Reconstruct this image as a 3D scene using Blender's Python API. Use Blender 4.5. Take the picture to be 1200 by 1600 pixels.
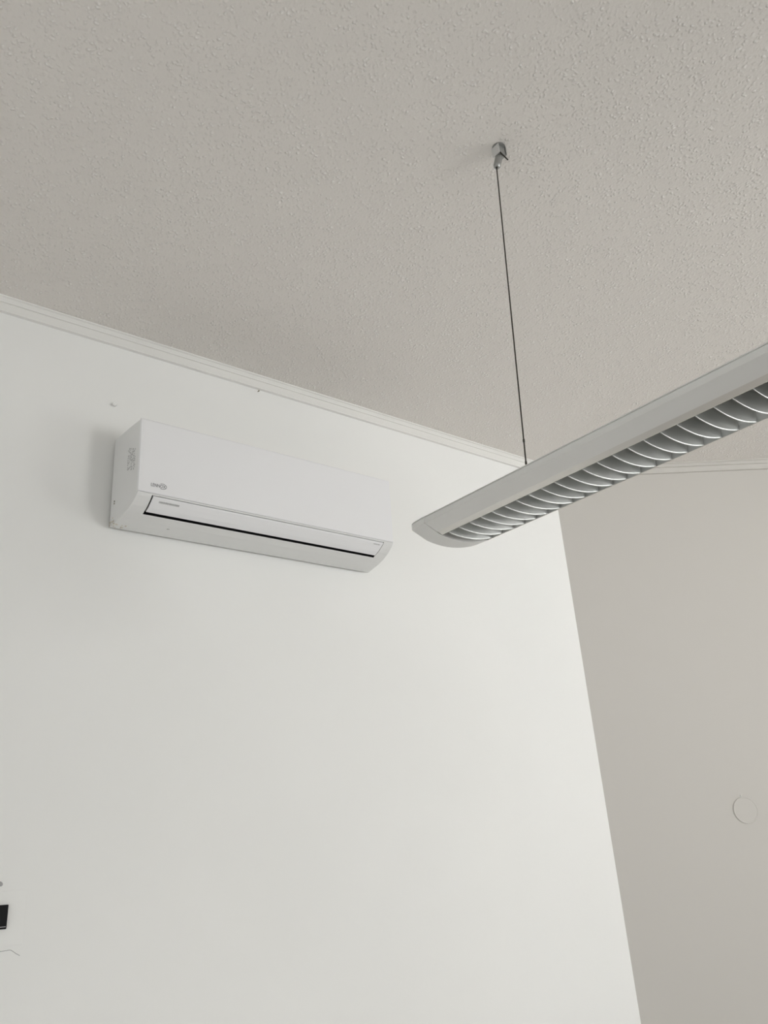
import bpy, bmesh, math, random
from mathutils import Vector, Matrix

# ---------------------------------------------------------------- clear
for o in list(bpy.data.objects):
    bpy.data.objects.remove(o, do_unlink=True)
scene = bpy.context.scene
C = scene.collection
random.seed(4)

# ---------------------------------------------------------------- camera
ZC = 1.55                                   # eye height above the floor
cam_d = bpy.data.cameras.new('camera')
cam_d.sensor_fit = 'VERTICAL'
cam_d.sensor_height = 36.0
cam_d.lens = 1300.0 / 1600.0 * 36.0
cam_d.clip_start = 0.02
cam = bpy.data.objects.new('camera', cam_d)
C.objects.link(cam)
RX = Vector((0.80247098, -0.18404409, -0.56759854))
RY = Vector((-0.59300644, -0.35153763, -0.72440642))
RZ = Vector((-0.06620952, 0.91790472, -0.39123808))
cam.matrix_world = Matrix.Translation((0, 0, ZC)) @ Matrix((RX, RY, RZ)).to_4x4()
scene.camera = cam

# ---------------------------------------------------------------- world, daylight, exposure
world = bpy.data.worlds.new('sky')
scene.world = world
world.use_nodes = True
bg = world.node_tree.nodes['Background']
bg.inputs[0].default_value = (0.86, 0.93, 1.0, 1)
bg.inputs[1].default_value = 1.0


def area(name, loc, target, sx, sy, power, col, spread=180):
    l = bpy.data.lights.new(name, 'AREA')
    l.shape = 'RECTANGLE'
    l.size, l.size_y = sx, sy
    l.energy = power
    l.spread = math.radians(spread)
    l.color = col
    o = bpy.data.objects.new(name, l)
    C.objects.link(o)
    o.location = loc
    d = Vector(target) - Vector(loc)
    o.rotation_euler = d.to_track_quat('-Z', 'Y').to_euler()
    return o


# daylight standing in the panes of the windows behind and beside the camera; the far one is added
DAY = (1.0, 0.993, 0.972)
area('daylight_back', (3.20, -3.40, 1.60), (3.20, 0, 1.60), 1.05, 1.45, 20, DAY)
area('daylight_ground', (3.20, -3.38, 1.60), (3.00, 0, 2.20), 1.05, 1.45, 9.5, DAY, 60)   # thrown up from the bright ground outside
area('daylight_back', (0.20, -3.40, 1.60), (0.20, 0, 1.60), 1.05, 1.45, 6, DAY)
area('daylight_side', (5.50, -2.10, 1.60), (0, -2.10, 1.60), 1.45, 1.45, 42, DAY)
area('fill_far', (-2.50, 0.00, 1.60), (0, 0.00, 1.60), 1.05, 1.45, 13, DAY)  # added fill from the left, no known window there
# low sun through the side window; its patch on floor and wall foot throws light up at the ceiling
sun_d = bpy.data.lights.new('sun', 'SUN')
sun_d.energy = 18
sun_d.angle = math.radians(0.6)
sun_d.color = (1.0, 0.985, 0.96)
sun = bpy.data.objects.new('sun', sun_d)
C.objects.link(sun)
sun.location = (9, -4.5, 4)
sun.rotation_euler = Vector((-4.4, 3.4, -1.65)).to_track_quat('-Z', 'Y').to_euler()

vs = scene.view_settings
vs.view_transform = 'Standard'
vs.look = 'None'
vs.gamma = 1.0
vs.use_curve_mapping = False
vs.exposure = 0.19

# ---------------------------------------------------------------- materials


def mat(name, col, rough=0.6, metal=0.0, spec=0.5):
    m = bpy.data.materials.new(name)
    m.use_nodes = True
    b = m.node_tree.nodes['Principled BSDF']
    b.inputs['Base Color'].default_value = (*col, 1)
    b.inputs['Roughness'].default_value = rough
    b.inputs['Metallic'].default_value = metal
    b.inputs['Specular IOR Level'].default_value = spec
    return m


def nodes(m):
    t = m.node_tree
    return t.nodes, t.links, t.nodes['Principled BSDF']


def add_bump(m, kind, scale, strength, dist, detail=3):
    N, L, b = nodes(m)
    tc = N.new('ShaderNodeTexCoord')
    n = N.new('ShaderNodeTexNoise')
    n.inputs['Scale'].default_value = scale
    n.inputs['Detail'].default_value = detail
    L.new(tc.outputs['Object'], n.inputs['Vector'])
    bp = N.new('ShaderNodeBump')
    bp.inputs['Strength'].default_value = strength
    bp.inputs['Distance'].default_value = dist
    L.new(n.outputs['Fac'], bp.inputs['Height'])
    L.new(bp.outputs['Normal'], b.inputs['Normal'])
    return m


def tone(m, ca, cb, scale):
    """slow patchy colour between two close paint tones"""
    N, L, b = nodes(m)
    tc = N.new('ShaderNodeTexCoord')
    n = N.new('ShaderNodeTexNoise')
    n.inputs['Scale'].default_value = scale
    n.inputs['Detail'].default_value = 2
    r = N.new('ShaderNodeValToRGB')
    r.color_ramp.elements[0].position = 0.35
    r.color_ramp.elements[1].position = 0.65
    r.color_ramp.elements[0].color = (*ca, 1)
    r.color_ramp.elements[1].color = (*cb, 1)
    L.new(tc.outputs['Object'], n.inputs['Vector'])
    L.new(n.outputs['Fac'], r.inputs['Fac'])
    L.new(r.outputs['Color'], b.inputs['Base Color'])


M = {}
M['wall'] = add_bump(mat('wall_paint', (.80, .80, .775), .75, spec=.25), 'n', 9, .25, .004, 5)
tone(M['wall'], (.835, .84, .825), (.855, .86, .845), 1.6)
M['wall_b'] = add_bump(mat('slanted_wall_tone', (.565, .548, .518), .75, spec=.25), 'n', 9, .25, .004, 5)  # darker guess; corner contrast the lights alone lack is put into the colour
M['ceil'] = mat('ceiling_spray', (.72, .692, .655), .9, spec=.2)
M['trim'] = add_bump(mat('trim_paint', (.78, .775, .75), .6, spec=.3), 'n', 40, .2, .002)
M['floor'] = mat('floor_boards', (.52, .46, .40), .45)
M['frame'] = mat('window_paint', (.82, .82, .80), .4)
M['ac'] = mat('ac_plastic', (.765, .77, .765), .4)
M['ac_panel'] = mat('ac_panel_plastic', (.83, .835, .85), .35)
M['black'] = mat('dark_duct', (.010, .010, .011), .6)
M['print'] = mat('grey_print', (.20, .20, .21), .5)
M['print_soft'] = mat('soft_grey_print', (.36, .36, .36), .5)
M['seam'] = mat('seam_grey', (.25, .25, .24), .7)
M['lamp'] = mat('lamp_enamel', (.70, .70, .685), .42)
M['alu'] = mat('louver_aluminium', (.62, .63, .62), .42, metal=1.0)
M['alu_rail'] = mat('louver_rail', (.62, .61, .585), .3, metal=.9)
M['edge'] = mat('glint_metal', (.62, .62, .61), .45, metal=.3)  # glint on blade edges and anchor cheek put into the colour
M['tube'] = mat('tube_glass', (.85, .85, .84), .3)
M['steel'] = mat('anchor_steel', (.36, .365, .355), .42, metal=.75)
M['wire'] = mat('wire_steel', (.045, .04, .033), .6, metal=.2, spec=.3)
M['plaster'] = add_bump(mat('plaster_filler', (.62, .58, .51), .9), 'n', 120, .6, .003)
M['grime'] = mat('grime', (.33, .30, .25), .9)
M['socket'] = mat('socket_black', (.010, .010, .011), .6, spec=.15)
M['dark_hole'] = mat('drill_hole', (.30, .29, .27), .9)

# sprayed ceiling: small raised grains over a slower waviness
N, L, b = nodes(M['ceil'])
tc = N.new('ShaderNodeTexCoord')
v = N.new('ShaderNodeTexVoronoi')
v.feature = 'SMOOTH_F1'
v.inputs['Scale'].default_value = 105
v.inputs['Smoothness'].default_value = .35
v.inputs['Randomness'].default_value = 1
wn = N.new('ShaderNodeTexNoise')
wn.inputs['Scale'].default_value = 55
wn.inputs['Detail'].default_value = 3
L.new(tc.outputs['Object'], wn.inputs['Vector'])
wm = N.new('ShaderNodeMixRGB')
wm.blend_type = 'ADD'
wm.inputs[0].default_value = .012
L.new(tc.outputs['Object'], wm.inputs[1])
L.new(wn.outputs['Color'], wm.inputs[2])
L.new(wm.outputs[0], v.inputs['Vector'])
r1 = N.new('ShaderNodeMapRange')
r1.inputs['From Min'].default_value = .10
r1.inputs['From Max'].default_value = .50
r1.inputs['To Min'].default_value = 1
r1.inputs['To Max'].default_value = 0
L.new(v.outputs['Distance'], r1.inputs['Value'])
n2 = N.new('ShaderNodeTexNoise')
n2.inputs['Scale'].default_value = 34
n2.inputs['Detail'].default_value = 4
L.new(tc.outputs['Object'], n2.inputs['Vector'])
r2 = N.new('ShaderNodeMapRange')
r2.inputs['From Min'].default_value = .36
r2.inputs['From Max'].default_value = .58
L.new(n2.outputs['Fac'], r2.inputs['Value'])
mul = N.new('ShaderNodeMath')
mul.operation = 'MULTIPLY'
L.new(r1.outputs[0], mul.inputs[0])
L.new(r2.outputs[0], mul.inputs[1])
n3 = N.new('ShaderNodeTexNoise')
n3.inputs['Scale'].default_value = 150
n3.inputs['Detail'].default_value = 3
L.new(tc.outputs['Object'], n3.inputs['Vector'])
ma = N.new('ShaderNodeMath')
ma.operation = 'MULTIPLY_ADD'
ma.inputs[1].default_value = .5
L.new(n3.outputs['Fac'], ma.inputs[0])
L.new(mul.outputs[0], ma.inputs[2])
bp = N.new('ShaderNodeBump')
bp.inputs['Strength'].default_value = .62
bp.inputs['Distance'].default_value = .0040
L.new(ma.outputs[0], bp.inputs['Height'])
L.new(bp.outputs['Normal'], b.inputs['Normal'])
# grain highlights put into the colour: raised grains lighter than the coat between them
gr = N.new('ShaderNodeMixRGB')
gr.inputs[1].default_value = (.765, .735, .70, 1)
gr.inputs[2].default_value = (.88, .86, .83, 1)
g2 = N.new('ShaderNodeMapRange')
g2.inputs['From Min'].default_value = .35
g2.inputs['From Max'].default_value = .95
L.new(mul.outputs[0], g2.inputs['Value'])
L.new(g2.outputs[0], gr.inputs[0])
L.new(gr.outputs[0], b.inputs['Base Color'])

# floor boards: grain along Y
N, L, b = nodes(M['floor'])
tc = N.new('ShaderNodeTexCoord')
mp = N.new('ShaderNodeMapping')
mp.inputs['Scale'].default_value = (14, 1.2, 1)
n = N.new('ShaderNodeTexNoise')
n.inputs['Scale'].default_value = 3
n.inputs['Detail'].default_value = 5
r = N.new('ShaderNodeValToRGB')
r.color_ramp.elements[0].color = (.22, .21, .20, 1)
r.color_ramp.elements[1].color = (.28, .27, .255, 1)
L.new(tc.outputs['Object'], mp.inputs[0])
L.new(mp.outputs[0], n.inputs['Vector'])
L.new(n.outputs['Fac'], r.inputs['Fac'])
L.new(r.outputs['Color'], b.inputs['Base Color'])

# clear window glass that lets the daylight straight through
g = bpy.data.materials.new('window_glass')
g.use_nodes = True
N, L = g.node_tree.nodes, g.node_tree.links
N.remove(N['Principled BSDF'])
tr = N.new('ShaderNodeBsdfTransparent')
gl = N.new('ShaderNodeBsdfGlossy')
gl.inputs['Roughness'].default_value = .02
mx = N.new('ShaderNodeMixShader')
mx.inputs[0].default_value = .06
L.new(tr.outputs[0], mx.inputs[1])
L.new(gl.outputs[0], mx.inputs[2])
L.new(mx.outputs[0], N['Material Output'].inputs['Surface'])
M['glass'] = g

# ---------------------------------------------------------------- mesh helpers


def link(name, bm, m, parent=None, smooth=False, mats=None):
    bmesh.ops.recalc_face_normals(bm, faces=bm.faces)
    me = bpy.data.meshes.new(name)
    bm.to_mesh(me)
    bm.free()
    for mm in (mats or [m]):
        me.materials.append(mm)
    if smooth:
        for p in me.polygons:
            p.use_smooth = True
    o = bpy.data.objects.new(name, me)
    C.objects.link(o)
    if parent:
        o.parent = parent
    return o


def tag(o, label=None, cat=None, group=None, kind=None):
    if label:
        o['label'] = label
    if cat:
        o['category'] = cat
    if group:
        o['group'] = group
    if kind:
        o['kind'] = kind
    return o


def empty(name, loc):
    o = bpy.data.objects.new(name, None)
    o.empty_display_size = .05
    C.objects.link(o)
    o.location = loc
    return o


def box(bm, x0, x1, y0, y1, z0, z1, mtx=None):
    vs_ = [bm.verts.new((x, y, z)) for x in (x0, x1) for y in (y0, y1) for z in (z0, z1)]
    F = [(0, 1, 3, 2), (4, 6, 7, 5), (0, 4, 5, 1), (2, 3, 7, 6), (0, 2, 6, 4), (1, 5, 7, 3)]
    fs = [bm.faces.new([vs_[i] for i in f]) for f in F]
    if mtx:
        for v_ in vs_:
            v_.co = mtx @ v_.co
    return fs


def bevel(bm, w, seg=2):
    bmesh.ops.bevel(bm, geom=list(bm.edges), offset=w, segments=seg, profile=.5, affect='EDGES')


def loft(bm, rings, caps=True, closed=True):
    R = [[bm.verts.new(p) for p in ring] for ring in rings]
    n_ = len(R[0])
    for a_, b_ in zip(R[:-1], R[1:]):
        for i in range(n_ if closed else n_ - 1):
            j = (i + 1) % n_
            bm.faces.new((a_[i], a_[j], b_[j], b_[i]))
    if caps and closed:
        bm.faces.new(R[0][::-1])
        bm.faces.new(R[-1])
    return R


def cyl(bm, p0, p1, r0, r1=None, n_=16, caps=True):
    r1 = r0 if r1 is None else r1
    p0, p1 = Vector(p0), Vector(p1)
    d = (p1 - p0).normalized()
    u = d.orthogonal().normalized()
    w = d.cross(u)
    rings = []
    for p, rr in ((p0, r0), (p1, r1)):
        rings.append([p + rr * (math.cos(2 * math.pi * k / n_) * u + math.sin(2 * math.pi * k / n_) * w) for k in range(n_)])
    loft(bm, rings, caps)


def tube(bm, pts, rr, n_=8):
    for a_, b_ in zip(pts[:-1], pts[1:]):
        cyl(bm, a_, b_, rr, n_=n_)


def extrude_poly(bm, poly, mk0, mk1):
    """closed polygon (2-D points) placed by two mapping functions"""
    loft(bm, [[mk0(*p) for p in poly], [mk1(*p) for p in poly]])


# ---------------------------------------------------------------- room shell
D = 2.10                     # distance of the wall that carries the air conditioner
HC = ZC + 1.51524            # ceiling height
PX, PY = 2.575, 2.10         # corner of the two walls in view
UX, UY = 0.827, -0.562       # run of the slanted wall
XR = 5.60                    # side wall with a window
kx = (XR - PX) / UX
QX, QY = PX + UX * kx, PY + UY * kx
XL, YB, T = -2.60, -3.50, .15
NX, NY = -0.562, -0.827      # slanted wall: normal into the room

plan = [(XL - T, YB - T), (XR + T, YB - T), (XR + T, QY + .2), (PX + .05, D + T), (XL - T, D + T)]


def slab(name, z0, z1, m):
    bm = bmesh.new()
    extrude_poly(bm, plan, lambda x, y: (x, y, z0), lambda x, y: (x, y, z1))
    return tag(link(name, bm, m), kind='structure')


slab('floor', -.12, 0, M['floor'])
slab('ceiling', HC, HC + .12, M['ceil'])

bm = bmesh.new()
box(bm, XL, PX, D, D + T, 0, HC)
wall_left = tag(link('wall_left', bm, M['wall']), kind='structure')

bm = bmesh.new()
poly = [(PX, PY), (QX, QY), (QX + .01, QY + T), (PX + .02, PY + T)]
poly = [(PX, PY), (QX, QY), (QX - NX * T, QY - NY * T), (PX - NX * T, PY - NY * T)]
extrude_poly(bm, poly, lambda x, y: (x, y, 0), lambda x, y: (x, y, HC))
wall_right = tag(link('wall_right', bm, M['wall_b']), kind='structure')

W_LO, W_HI = .80, 2.40       # window sill and head


def wall_with_window(name, axis, a0, a1, wins, base, out):
    bm_ = bmesh.new()
    parts = []
    at = a0
    for w0, w1 in wins:
        parts += [(at, w0, 0, HC), (w0, w1, 0, W_LO), (w0, w1, W_HI, HC)]
        at = w1
    parts.append((at, a1, 0, HC))
    for s0, s1, z0, z1 in parts:
        lo, hi = sorted((base, out))
        if axis == 'x':
            box(bm_, s0, s1, lo, hi, z0, z1)
        else:
            box(bm_, lo, hi, s0, s1, z0, z1)
    return tag(link(name, bm_, M['wall']), kind='structure')


def window(name, axis, w0, w1, base, out):
    lo, hi = sorted((base, out))
    mid = lo + (hi - lo) * .5
    f0, f1 = mid - .03, mid + .03

    def bx(bm_, s0, s1, d0, d1, z0, z1):
        if axis == 'x':
            box(bm_, s0, s1, d0, d1, z0, z1)
        else:
            box(bm_, d0, d1, s0, s1, z0, z1)
    bm_ = bmesh.new()
    for s0, s1, z0, z1 in ((w0, w0 + .06, W_LO, W_HI), (w1 - .06, w1, W_LO, W_HI),
                           (w0 + .06, w1 - .06, W_LO, W_LO + .06), (w0 + .06, w1 - .06, W_HI - .06, W_HI)):
        bx(bm_, s0, s1, f0, f1, z0, z1)
    o = tag(link(name, bm_, M['frame']), kind='structure')
    c = (w0 + w1) / 2
    bm_ = bmesh.new()
    bx(bm_, c - .02, c + .02, f0 + .01, f1 - .01, W_LO + .06, W_HI - .06)
    link('mullion', bm_, M['frame'], o)
    for s0, s1 in ((w0 + .06, c - .02), (c + .02, w1 - .06)):
        bm_ = bmesh.new()
        bx(bm_, s0, s1, mid - .003, mid + .003, W_LO + .06, W_HI - .06)
        link('pane', bm_, M['glass'], o)
    return o


wall_with_window('wall_back', 'x', XL, XR, [(-.40, .80), (2.60, 3.80)], YB, YB - T)
wall_with_window('wall_side', 'y', YB - T, QY, [(-2.90, -1.30)], XR, XR + T)
wall_with_window('wall_far', 'y', YB - T, D + T, [(-.60, .60)], XL, XL - T)
window('fill_window', 'y', -.60, .60, XL, XL - T)  # added window, gives the far fill light an opening
window('window_1', 'x', 2.60, 3.80, YB, YB - T)
window('window_3', 'x', -.40, .80, YB, YB - T)
window('window_2', 'y', -2.90, -1.30, XR, XR + T)

# cornice: small stepped moulding, (out from wall, height below ceiling)
CORN = [(0, 0), (.030, 0), (.0295, .0035), (.0245, .0055), (.0200, .012), (.0190, .0150), (.0150, .0165), (.0150, .0185), (.0172, .0200),
        (.0150, .0245), (.0115, .031), (.0095, .0345), (.0095, .0385), (0, .0395)]
t2 = math.tan(math.radians(34.2 / 2))   # mitre between the two runs
bm = bmesh.new()
extrude_poly(bm, CORN, lambda o_, h: (XL, D - o_, HC - h), lambda o_, h: (PX - o_ * t2, D - o_, HC - h))
tag(link('trim_1', bm, M['trim']), kind='structure')
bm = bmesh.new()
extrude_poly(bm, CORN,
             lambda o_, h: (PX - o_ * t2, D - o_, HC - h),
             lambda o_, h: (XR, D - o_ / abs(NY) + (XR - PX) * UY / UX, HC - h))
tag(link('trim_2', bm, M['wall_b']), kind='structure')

# ---------------------------------------------------------------- air conditioner
AX0, AX1, DRAFT = .689, 1.552, .0155
YF = 1.925


def axl(y):
    return AX0 + DRAFT * (D - y) / .175


def axr(y):
    return AX1 - DRAFT * (D - y) / .175


ac = empty('air_conditioner', ((AX0 + AX1) / 2, D, ZC + .892))
tag(ac, 'white split air conditioner mounted high on the wall below the cornice', 'air conditioner')
inv = Matrix.Translation(-Vector(ac.location))


def acp(x, y, z):
    return Vector((x, y, ZC + z)) - Vector(ac.location)


LOW = [(1.9262, .9392), (1.934, .931), (1.945, .9235), (1.962, .914), (1.978, .9085), (1.9905, .9048), (2.02, .899), (2.06, .895), (2.088, .893)]
FX0, FX1 = .7435, 1.5025            # opening for the air flap
I0, I1 = 0, 5                       # opening spans LOW[I0+]..LOW[I1]
OPEN_TOP = (1.9290, .9362)
low = [LOW[0], OPEN_TOP] + LOW[1:]
i_open0, i_open1 = 1, 6
bm = bmesh.new()
upper = [(2.088, 1.159), (2.0, 1.1585), (1.940, 1.156), (1.9335, 1.150), (1.9335, .9455)]
prof = upper + low
grid = []
for y, z in prof:
    grid.append([bm.verts.new(acp(x, y, z)) for x in (axl(y), FX0, FX1, axr(y))])
nU = len(upper)
for i in range(len(prof) - 1):
    for k in range(3):
        li = i - nU
        if k == 1 and i_open0 <= li < i_open1:
            continue
        bm.faces.new((grid[i][k], grid[i][k + 1], grid[i + 1][k + 1], grid[i + 1][k]))
for k in range(3):
    bm.faces.new((grid[-1][k], grid[-1][k + 1], grid[0][k + 1], grid[0][k]))
bm.faces.new([g_[0] for g_ in grid])
bm.faces.new([g_[3] for g_ in grid][::-1])
link('body', bm, M['ac'], ac)

# dark air duct behind the opening
bm = bmesh.new()
duct = [low[i_open0], (1.975, 1.02), (2.06, .98), low[i_open1]]
Rg = [[bm.verts.new(acp(x, y, z)) for y, z in duct] for x in (FX0, FX1)]
for i in range(3):
    bm.faces.new((Rg[0][i], Rg[0][i + 1], Rg[1][i + 1], Rg[1][i]))
bm.faces.new(Rg[0])
bm.faces.new(Rg[1])
link('air_duct', bm, M['black'], ac)

# flap that closes the outlet, following the curved underside
fl = [low[1], low[2], low[3], low[4], low[5]]
end = (1.9790, .9083)
fl[-1] = end
first = (1.9304, .9347)
fl[0] = first
bm = bmesh.new()
g1 = .0042
outer = fl
inner = [(y + .003, z + .0045) for y, z in fl][::-1]
ring = outer + inner
loft(bm, [[acp(FX0 + g1, y, z) for y, z in ring], [acp(FX1 - .0012, y, z) for y, z in ring]])
flap = link('air_flap', bm, M['ac_panel'], ac)
tag(flap, 'long white flap closing the air outlet')
# thin inner lip seen below the slot
bm = bmesh.new()
ring = [(1.9898, .9052), (1.9925, .9030), (1.9952, .9026), (1.9945, .9050)]
loft(bm, [[acp(FX0 - .004, y, z) for y, z in ring], [acp(FX1 + .002, y, z) for y, z in ring]])
link('outlet_lip', bm, M['ac'], ac)

# front panel
bm = bmesh.new()
fp = [(1.9335, 1.1575), (1.9275, 1.1565), (1.9252, 1.1530), (1.9250, 1.10), (1.9250, .99), (1.9250, .9435), (1.9262, .9415), (1.9335, .9412)]
e_ = .0006
loft(bm, [[acp(axl(y) - e_, y, z) for y, z in fp], [acp(axr(y) + e_, y, z) for y, z in fp]])
panel = link('front_panel', bm, M['ac_panel'], ac)

# mounting plate between casing and wall
bm = bmesh.new()
box(bm, AX0 + .012, AX1 - .012, 2.088, D, ZC + .905, ZC + 1.150, inv)
link('mounting_plate', bm, M['seam'], ac)


def text_mesh(body, size, mtx, m, parent, name, shear=0.0):
    cu = bpy.data.curves.new(name, 'FONT')
    cu.body = body
    cu.size = size
    cu.extrude = .0002
    cu.shear = shear
    tmp = bpy.data.objects.new(name + '_tmp', cu)
    C.objects.link(tmp)
    dg = bpy.context.evaluated_depsgraph_get()
    me = bpy.data.meshes.new_from_object(tmp.evaluated_get(dg))
    bpy.data.objects.remove(tmp, do_unlink=True)
    me.transform(mtx)
    me.materials.clear()
    me.materials.append(m)
    o = bpy.data.objects.new(name, me)
    C.objects.link(o)
    o.parent = parent
    return o


# maker's lettering on the front panel with the half oval round its end
lm = Matrix.Translation(acp(.7365, YF - .0004, .9600)) @ Matrix.Rotation(math.pi / 2, 4, 'X')
lg = text_mesh('LENNOX', .0135, lm, M['print'], ac, 'logo')
w_ = max(v_.co.x for v_ in lg.data.vertices) - min(v_.co.x for v_ in lg.data.vertices)
xmin = min(v_.co.x for v_ in lg.data.vertices)
for v_ in lg.data.vertices:
    v_.co.x = xmin + (v_.co.x - xmin) * .0405 / w_
tag(lg, 'grey lettering with a half oval on the panel')
bm = bmesh.new()
cx, cz, rx, rz = .7690, .9647, .0115, .0078
pts = []
for k in range(25):
    a = math.radians(-120 + 240 * k / 24)
    pts.append(acp(cx + rx * math.cos(a), YF - .0004, cz + rz * math.sin(a)))
tube(bm, pts, .00055, 6)
link('logo_oval', bm, M['print'], ac)

# small faint print on the flap: short unreadable strokes


def flap_point(x, t):
    """point on the flap face, t from its upper edge (0) towards the slot (1)"""
    k = t * (len(fl) - 1)
    i = min(int(k), len(fl) - 2)
    f_ = k - i
    y = fl[i][0] * (1 - f_) + fl[i + 1][0] * f_
    z = fl[i][1] * (1 - f_) + fl[i + 1][1] * f_
    return acp(x, y - .0002, z - .0003)


bm = bmesh.new()
x = .7680
while x < .8240:
    wd = random.choice((.0014, .002, .0026))
    a_, b_ = flap_point(x, .36), flap_point(x + wd, .36)
    c_, d_ = flap_point(x + wd, .47), flap_point(x, .47)
    bm.faces.new([bm.verts.new(p) for p in (a_, b_, c_, d_)])
    x += wd + random.choice((.0008, .0012))
link('flap_print', bm, M['print_soft'], flap)
bm = bmesh.new()
x = 1.468
while x < 1.492:
    a_, b_ = flap_point(x, .30), flap_point(x + .0022, .30)
    c_, d_ = flap_point(x + .0022, .36), flap_point(x, .36)
    bm.faces.new([bm.verts.new(p) for p in (a_, b_, c_, d_)])
    x += .0036
link('flap_print', bm, M['print_soft'], flap)

# faded print block on the left side, two small screws
bm = bmesh.new()


def side_pt(y, z):
    return acp(axl(y) - .0004, y, z)


for row in range(9):
    y0 = 1.998 - row * .0052
    zz = 1.094 - row * .0022
    end_ = 1.030 - row * .0016
    while zz > end_:
        ln = random.uniform(.002, .0065)
        a_ = [side_pt(y0, zz), side_pt(y0 - .0030, zz), side_pt(y0 - .0030, zz - ln), side_pt(y0, zz - ln)]
        if random.random() < .72:
            bm.faces.new([bm.verts.new(p) for p in a_])
        zz -= ln + random.uniform(.0012, .004)
link('side_print', bm, M['print_soft'], ac)
for z in (.9612, .9545):
    bm = bmesh.new()
    cyl(bm, side_pt(2.066, z) + Vector((.002, 0, 0)), side_pt(2.066, z) - Vector((.0012, 0, 0)), .0021, n_=12)
    link('screw', bm, M['grime'], ac)
# rough filler squeezed out at the lower left corner, and a scuff
bm = bmesh.new()
for k in range(34):
    yy = random.uniform(2.060, 2.0885)
    zz = .8935 + random.random() ** 2 * .022
    if k % 2:
        q = side_pt(yy, zz)
    else:
        q = side_pt(yy, .8945) + Vector((random.uniform(0, .035), 0, 0))
    bmesh.ops.create_icosphere(bm, subdivisions=1, radius=random.uniform(.0012, .0030), matrix=Matrix.Translation(q))
link('filler', bm, M['plaster'], ac)
bm = bmesh.new()
cyl(bm, acp(.833, 2.040, .8965), acp(.840, 2.0385, .8967), .0011, .0005, 6)
link('scuff', bm, M['print_soft'], ac)

# ---------------------------------------------------------------- pendant lamp
ROLL = math.radians(4.8)
ey = Vector((-.008, 1, .025)).normalized()
ea = Vector((1, .008, 0))
ea = (ea - ey * ea.dot(ey)).normalized()
eb = ea.cross(ey)
ea2 = (math.cos(ROLL) * ea + math.sin(ROLL) * eb).normalized()
eb2 = ea2.cross(ey)
LAMP_O = Vector((1.1095, 1.2, ZC + .5992))
lamp = empty('pendant_light', LAMP_O)
lm4 = Matrix((ea2, ey, eb2)).transposed().to_4x4()
lm4.translation = LAMP_O
lamp.matrix_world = lm4
tag(lamp, 'long grey pendant light with silver louver hanging on thin wires', 'pendant light')
LEN, CAP = 1.56, .045
Y0, Y1 = -CAP, -(LEN - CAP)

half = [(-.0750, .0143), (-.1044, .0296), (-.1036, .0400), (-.1020, .0405), (-.1018, .0418), (-.1036, .0422), (-.1030, .0440), (-.070, .056)]
sec = half + [(-a_, b_) for a_, b_ in half[::-1]]
inn = [(.0725, .0160), (.0735, .0520), (-.0735, .0520), (-.0725, .0160)]
bm = bmesh.new()
poly = sec + inn
# open channel: outer skin and inner skin as one closed ring
rings = [[(a_, y, b_) for a_, b_ in poly] for y in (Y0 - .0008, Y1)]
loft(bm, rings, caps=False)
link('housing', bm, M['lamp'], lamp)


def arc_b(a_):
    return .0088 * (a_ / .063) ** 2


def cap_section(s, drop=0.0):
    bot = [(.0750, .0143), (.0630, .0088)] + [(.063 - .126 * k / 12, arc_b(.063 - .126 * k / 12)) for k in range(1, 12)] + [(-.0630, .0088)]
    ring_ = half[:] + [(-a_, b_) for a_, b_ in half[::-1]] + bot[1:]
    cz_ = .03
    return [(a_ * s, cz_ + (b_ - cz_) * (1 - (1 - s) * 1.6)) for a_, b_ in ring_]


for sgn, ybase in ((1, Y0), (-1, Y1)):
    bm = bmesh.new()
    rings = []
    for dy, s in ((0, 1.0), (.012, 1.0), (.030, .992), (.040, .978), (.045, .955)):
        rings.append([(a_, ybase + sgn * dy, b_) for a_, b_ in cap_section(s)])
    loft(bm, rings)
    link('end_cap', bm, M['lamp'], lamp)

# louver: polished rails and curved side reflectors
bm = bmesh.new()
for s in (-1, 1):
    rail = [(.0750 * s, .0143), (.0640 * s, .0086), (.0625 * s, .0088), (.0620 * s, .012), (.0735 * s, .0165)]
    loft(bm, [[(a_, Y0 - .0025, b_) for a_, b_ in rail], [(a_, Y1 + .0025, b_) for a_, b_ in rail]])
louver = link('louver', bm, M['alu_rail'], lamp)
tag(louver, 'silver louver of curved cross blades')
for s in (-1, 1):
    bm = bmesh.new()
    refl = [(.0622 * s, .0092), (.0612 * s, .016), (.0585 * s, .024), (.0535 * s, .032), (.0460 * s, .039),
            (.0465 * s, .0400), (.0545 * s, .0328), (.0597 * s, .0245), (.0622 * s, .016), (.0630 * s, .0095)]
    loft(bm, [[(a_, Y0 - .0025, b_) for a_, b_ in refl], [(a_, Y1 + .0025, b_) for a_, b_ in refl]])
    link('side_reflector', bm, M['alu'], louver, smooth=False)
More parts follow.
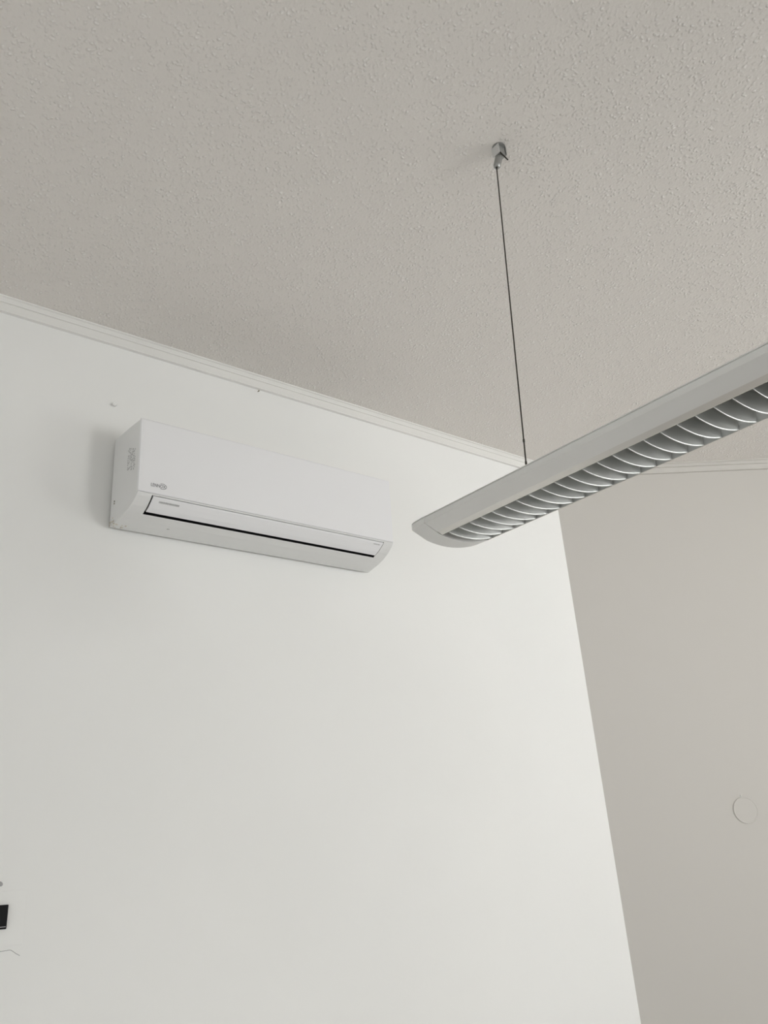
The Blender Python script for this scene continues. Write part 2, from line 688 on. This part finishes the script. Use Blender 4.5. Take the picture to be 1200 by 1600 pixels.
# one cross blade: thin lower edge with its glint in the colour, parabolic flanks
bm = bmesh.new()
steps = 20
ringsB = []
for k in range(steps + 1):
    a_ = -.0608 + .1216 * k / steps
    b0 = arc_b(a_)
    top = .0345
    h = top - b0
    ring_ = []
    for t_, wd in ((0, .00032), (.08, .0004), (.3, .0012), (.6, .0027), (.85, .0046), (1, .0060)):
        ring_.append((a_, wd, b0 + h * t_))
    ring_ += [(p[0], -p[1], p[2]) for p in ring_[::-1]]
    ringsB.append(ring_)
loft(bm, ringsB)
bmesh.ops.recalc_face_normals(bm, faces=bm.faces)
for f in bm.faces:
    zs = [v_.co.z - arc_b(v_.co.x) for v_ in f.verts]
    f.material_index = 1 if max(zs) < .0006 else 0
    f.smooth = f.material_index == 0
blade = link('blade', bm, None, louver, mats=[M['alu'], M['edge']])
PITCH = .0312
yb = Y0 - .0495 + PITCH
first_blade = True
while yb > Y1 + .012:
    o = blade if first_blade else blade.copy()
    if not first_blade:
        C.objects.link(o)
        o.parent = louver
    first_blade = False
    o.location = (0, yb, 0)
    o.rotation_euler = (random.uniform(-.03, .03), 0, random.uniform(-.012, .012))
    yb -= PITCH
# white reflector above and one tube
bm = bmesh.new()
box(bm, -.070, .070, Y1 + .004, Y0 - .004, .0500, .0515)
link('reflector', bm, M['tube'], lamp)
bm = bmesh.new()
cyl(bm, (0, Y1 + .012, .0425), (0, Y0 - .012, .0425), .0068, n_=14)
link('tube', bm, M['tube'], lamp)

# ceiling anchors and wires
linv = lm4.inverted()


def anchor(px, py, label, wire_top, wire_bot):
    root = empty('ceiling_anchor', (px, py, HC))
    tag(root, label, 'anchor', 'wire anchors under the ceiling')
    # bracket plate
    bm_ = bmesh.new()
    cyl(bm_, (0, 0, 0), (0, 0, -.003), .0155, n_=20)
    link('base_plate', bm_, M['steel'], root)
    # u-shaped bracket with the highlight of its left cheek put into the colour
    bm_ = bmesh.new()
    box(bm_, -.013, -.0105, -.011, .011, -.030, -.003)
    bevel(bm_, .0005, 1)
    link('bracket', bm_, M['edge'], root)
    bm_ = bmesh.new()
    box(bm_, .0105, .013, -.011, .011, -.026, -.003)
    bevel(bm_, .0005, 1)
    link('bracket', bm_, M['steel'], root)
    bm_ = bmesh.new()
    box(bm_, -.0095, .0105, -.009, .009, -.028, -.003)
    bevel(bm_, .002, 2)
    link('clamp_block', bm_, M['steel'], root)
    # dark cross pin
    bm_ = bmesh.new()
    cyl(bm_, (-.010, -.010, -.0285), (.0185, -.006, -.0335), .0016, n_=10)
    link('pin', bm_, M['wire'], root)
    # barrel that grips the wire
    wt = Vector(wire_top) - Vector((px, py, HC))
    p0 = Vector((-.001, 0, -.024))
    bm_ = bmesh.new()
    cyl(bm_, p0, p0 + (wt - p0) * .86, .0085, .0085, n_=20)
    cyl(bm_, p0 + (wt - p0) * .86, p0 + (wt - p0) * .99, .0085, .0068, n_=20)
    link('barrel', bm_, M['steel'], root)
    bm_ = bmesh.new()
    cyl(bm_, p0 + (wt - p0) * .98, p0 + (wt - p0) * 1.02, .0032, .0026, n_=12)
    link('ferrule', bm_, M['wire'], root)
    # the wire belongs to the lamp
    a_, b_ = linv @ Vector(wire_top), linv @ Vector(wire_bot)
    bm_ = bmesh.new()
    cyl(bm_, a_, b_, .00145, n_=8)
    w = link('wire', bm_, M['wire'], lamp)
    for t_ in (.885, .945):
        bm_ = bmesh.new()
        q = a_.lerp(b_, t_)
        cyl(bm_, q - (b_ - a_).normalized() * .003, q + (b_ - a_).normalized() * .003, .0021, n_=8)
        link('wire_crimp', bm_, M['wire'], w)
    bm_ = bmesh.new()
    q = a_.lerp(b_, .962)
    cyl(bm_, q, q + Vector((.005, 0, 0)), .0006, n_=6)
    link('wire_burr', bm_, M['wire'], w)
    bm_ = bmesh.new()
    cyl(bm_, b_ + Vector((0, 0, -.003)), b_ + Vector((0, 0, .010)), .005, .003, n_=14)
    link('wire_grip', bm_, M['steel'], lamp)
    return root


top_c = lm4 @ Vector((0, -.235, .0565))
anchor(1.154, .944, 'small grey steel ceiling anchor of the lamp wire nearer the cornice',
       (1.1475, .9535, HC - .0575), tuple(top_c))
top_c2 = lm4 @ Vector((0, -(LEN - .235), .0565))
anchor(1.150, top_c2.y - .02, 'small grey steel ceiling anchor of the second lamp wire, farther from the cornice',
       (1.1455, top_c2.y - .012, HC - .0575), tuple(top_c2))

# ---------------------------------------------------------------- small things on the walls
# black socket in a plaster-edged plate
sk = empty('wall_socket', (.4985, D, ZC - .105))
tag(sk, 'black socket in a white wall plate, low on the wall below the air conditioner', 'socket')
kinv = Matrix.Translation(-Vector(sk.location))
bm = bmesh.new()
box(bm, .432, .5665, D - .0016, D, ZC - .103, ZC + .006, kinv)
bevel(bm, .0007, 2)
link('plate', bm, M['wall'], sk)
bm = bmesh.new()
box(bm, .464, .5285, D - .009, D - .0016, ZC - .0695, ZC - .0215, kinv)
bevel(bm, .0012, 2)
link('socket_insert', bm, M['socket'], sk)
bm = bmesh.new()
box(bm, .468, .5265, D - .0097, D - .009, ZC - .0655, ZC - .0641, kinv)
link('rim', bm, M['print_soft'], sk)

# fine crack in the plaster below it
bm = bmesh.new()
pts = [(.500, -.113), (.522, -.1122), (.543, -.1112), (.548, -.1140), (.5555, -.1195), (.5635, -.1240)]
tube(bm, [Vector((x_, D - .0001, ZC + z_)) for x_, z_ in pts], .0006, 6)
link('crack', bm, M['print_soft'], wall_left)

# wall plugs
bm = bmesh.new()
cyl(bm, (.5075, D + .001, ZC + .0215), (.5075, D - .010, ZC + .0195), .0048, .0042, 14)
pl = link('wall_plug', bm, M['print_soft'], None)
tag(pl, 'small grey wall plug just above the black wall socket', 'wall plug')
bm = bmesh.new()
cyl(bm, (.6850, D + .001, ZC + 1.2800), (.6810, D - .011, ZC + 1.2760), .0070, .0050, 14)
pl = link('wall_plug', bm, M['wall'], None)
tag(pl, 'white painted wall plug sticking out above the air conditioner corner', 'wall plug')
bm = bmesh.new()
cyl(bm, (1.1537, D + .001, ZC + 1.4690), (1.1537, D - .006, ZC + 1.4690), .0016, n_=10)
cyl(bm, (1.1537, D - .006, ZC + 1.4690), (1.1537, D - .0072, ZC + 1.4690), .0030, n_=10)
nl = link('nail', bm, M['grime'], None)
tag(nl, 'tiny dark nail in the wall under the cornice', 'nail')

# round blanking cover on the slanted wall, painted over
rd = RX * 0
px, py = 1165 - 600, -(1266 - 800)
cv = Vector((px, py, -1300))
rw = Vector((RX.dot(cv), RY.dot(cv), RZ.dot(cv)))
nn = Vector((NX, NY, 0))
k = (Vector((PX, PY, 0)).dot(nn)) / rw.dot(nn)
cp = rw * k + Vector((0, 0, ZC))
cov = empty('round_cover', cp)
tag(cov, 'round blanking cover painted over on the shaded slanted wall', 'cover plate')
bm = bmesh.new()
rings = []
u = Vector((UX, UY, 0))
for o_, rr in ((-.0005, .0465), (.0025, .0465), (.0036, .0450), (.0036, .0425), (.0028, .0415), (.0030, .001)):
    rings.append([nn * o_ + rr * (math.cos(2 * math.pi * q / 48) * u + math.sin(2 * math.pi * q / 48) * Vector((0, 0, 1))) for q in range(48)])
loft(bm, rings)
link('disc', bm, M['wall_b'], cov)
bm = bmesh.new()
q = Vector((0, 0, .052)) - u * .006
cyl(bm, q - nn * .001, q + nn * .004, .0035, .002, 12)
link('paint_drip', bm, M['trim'], cov)
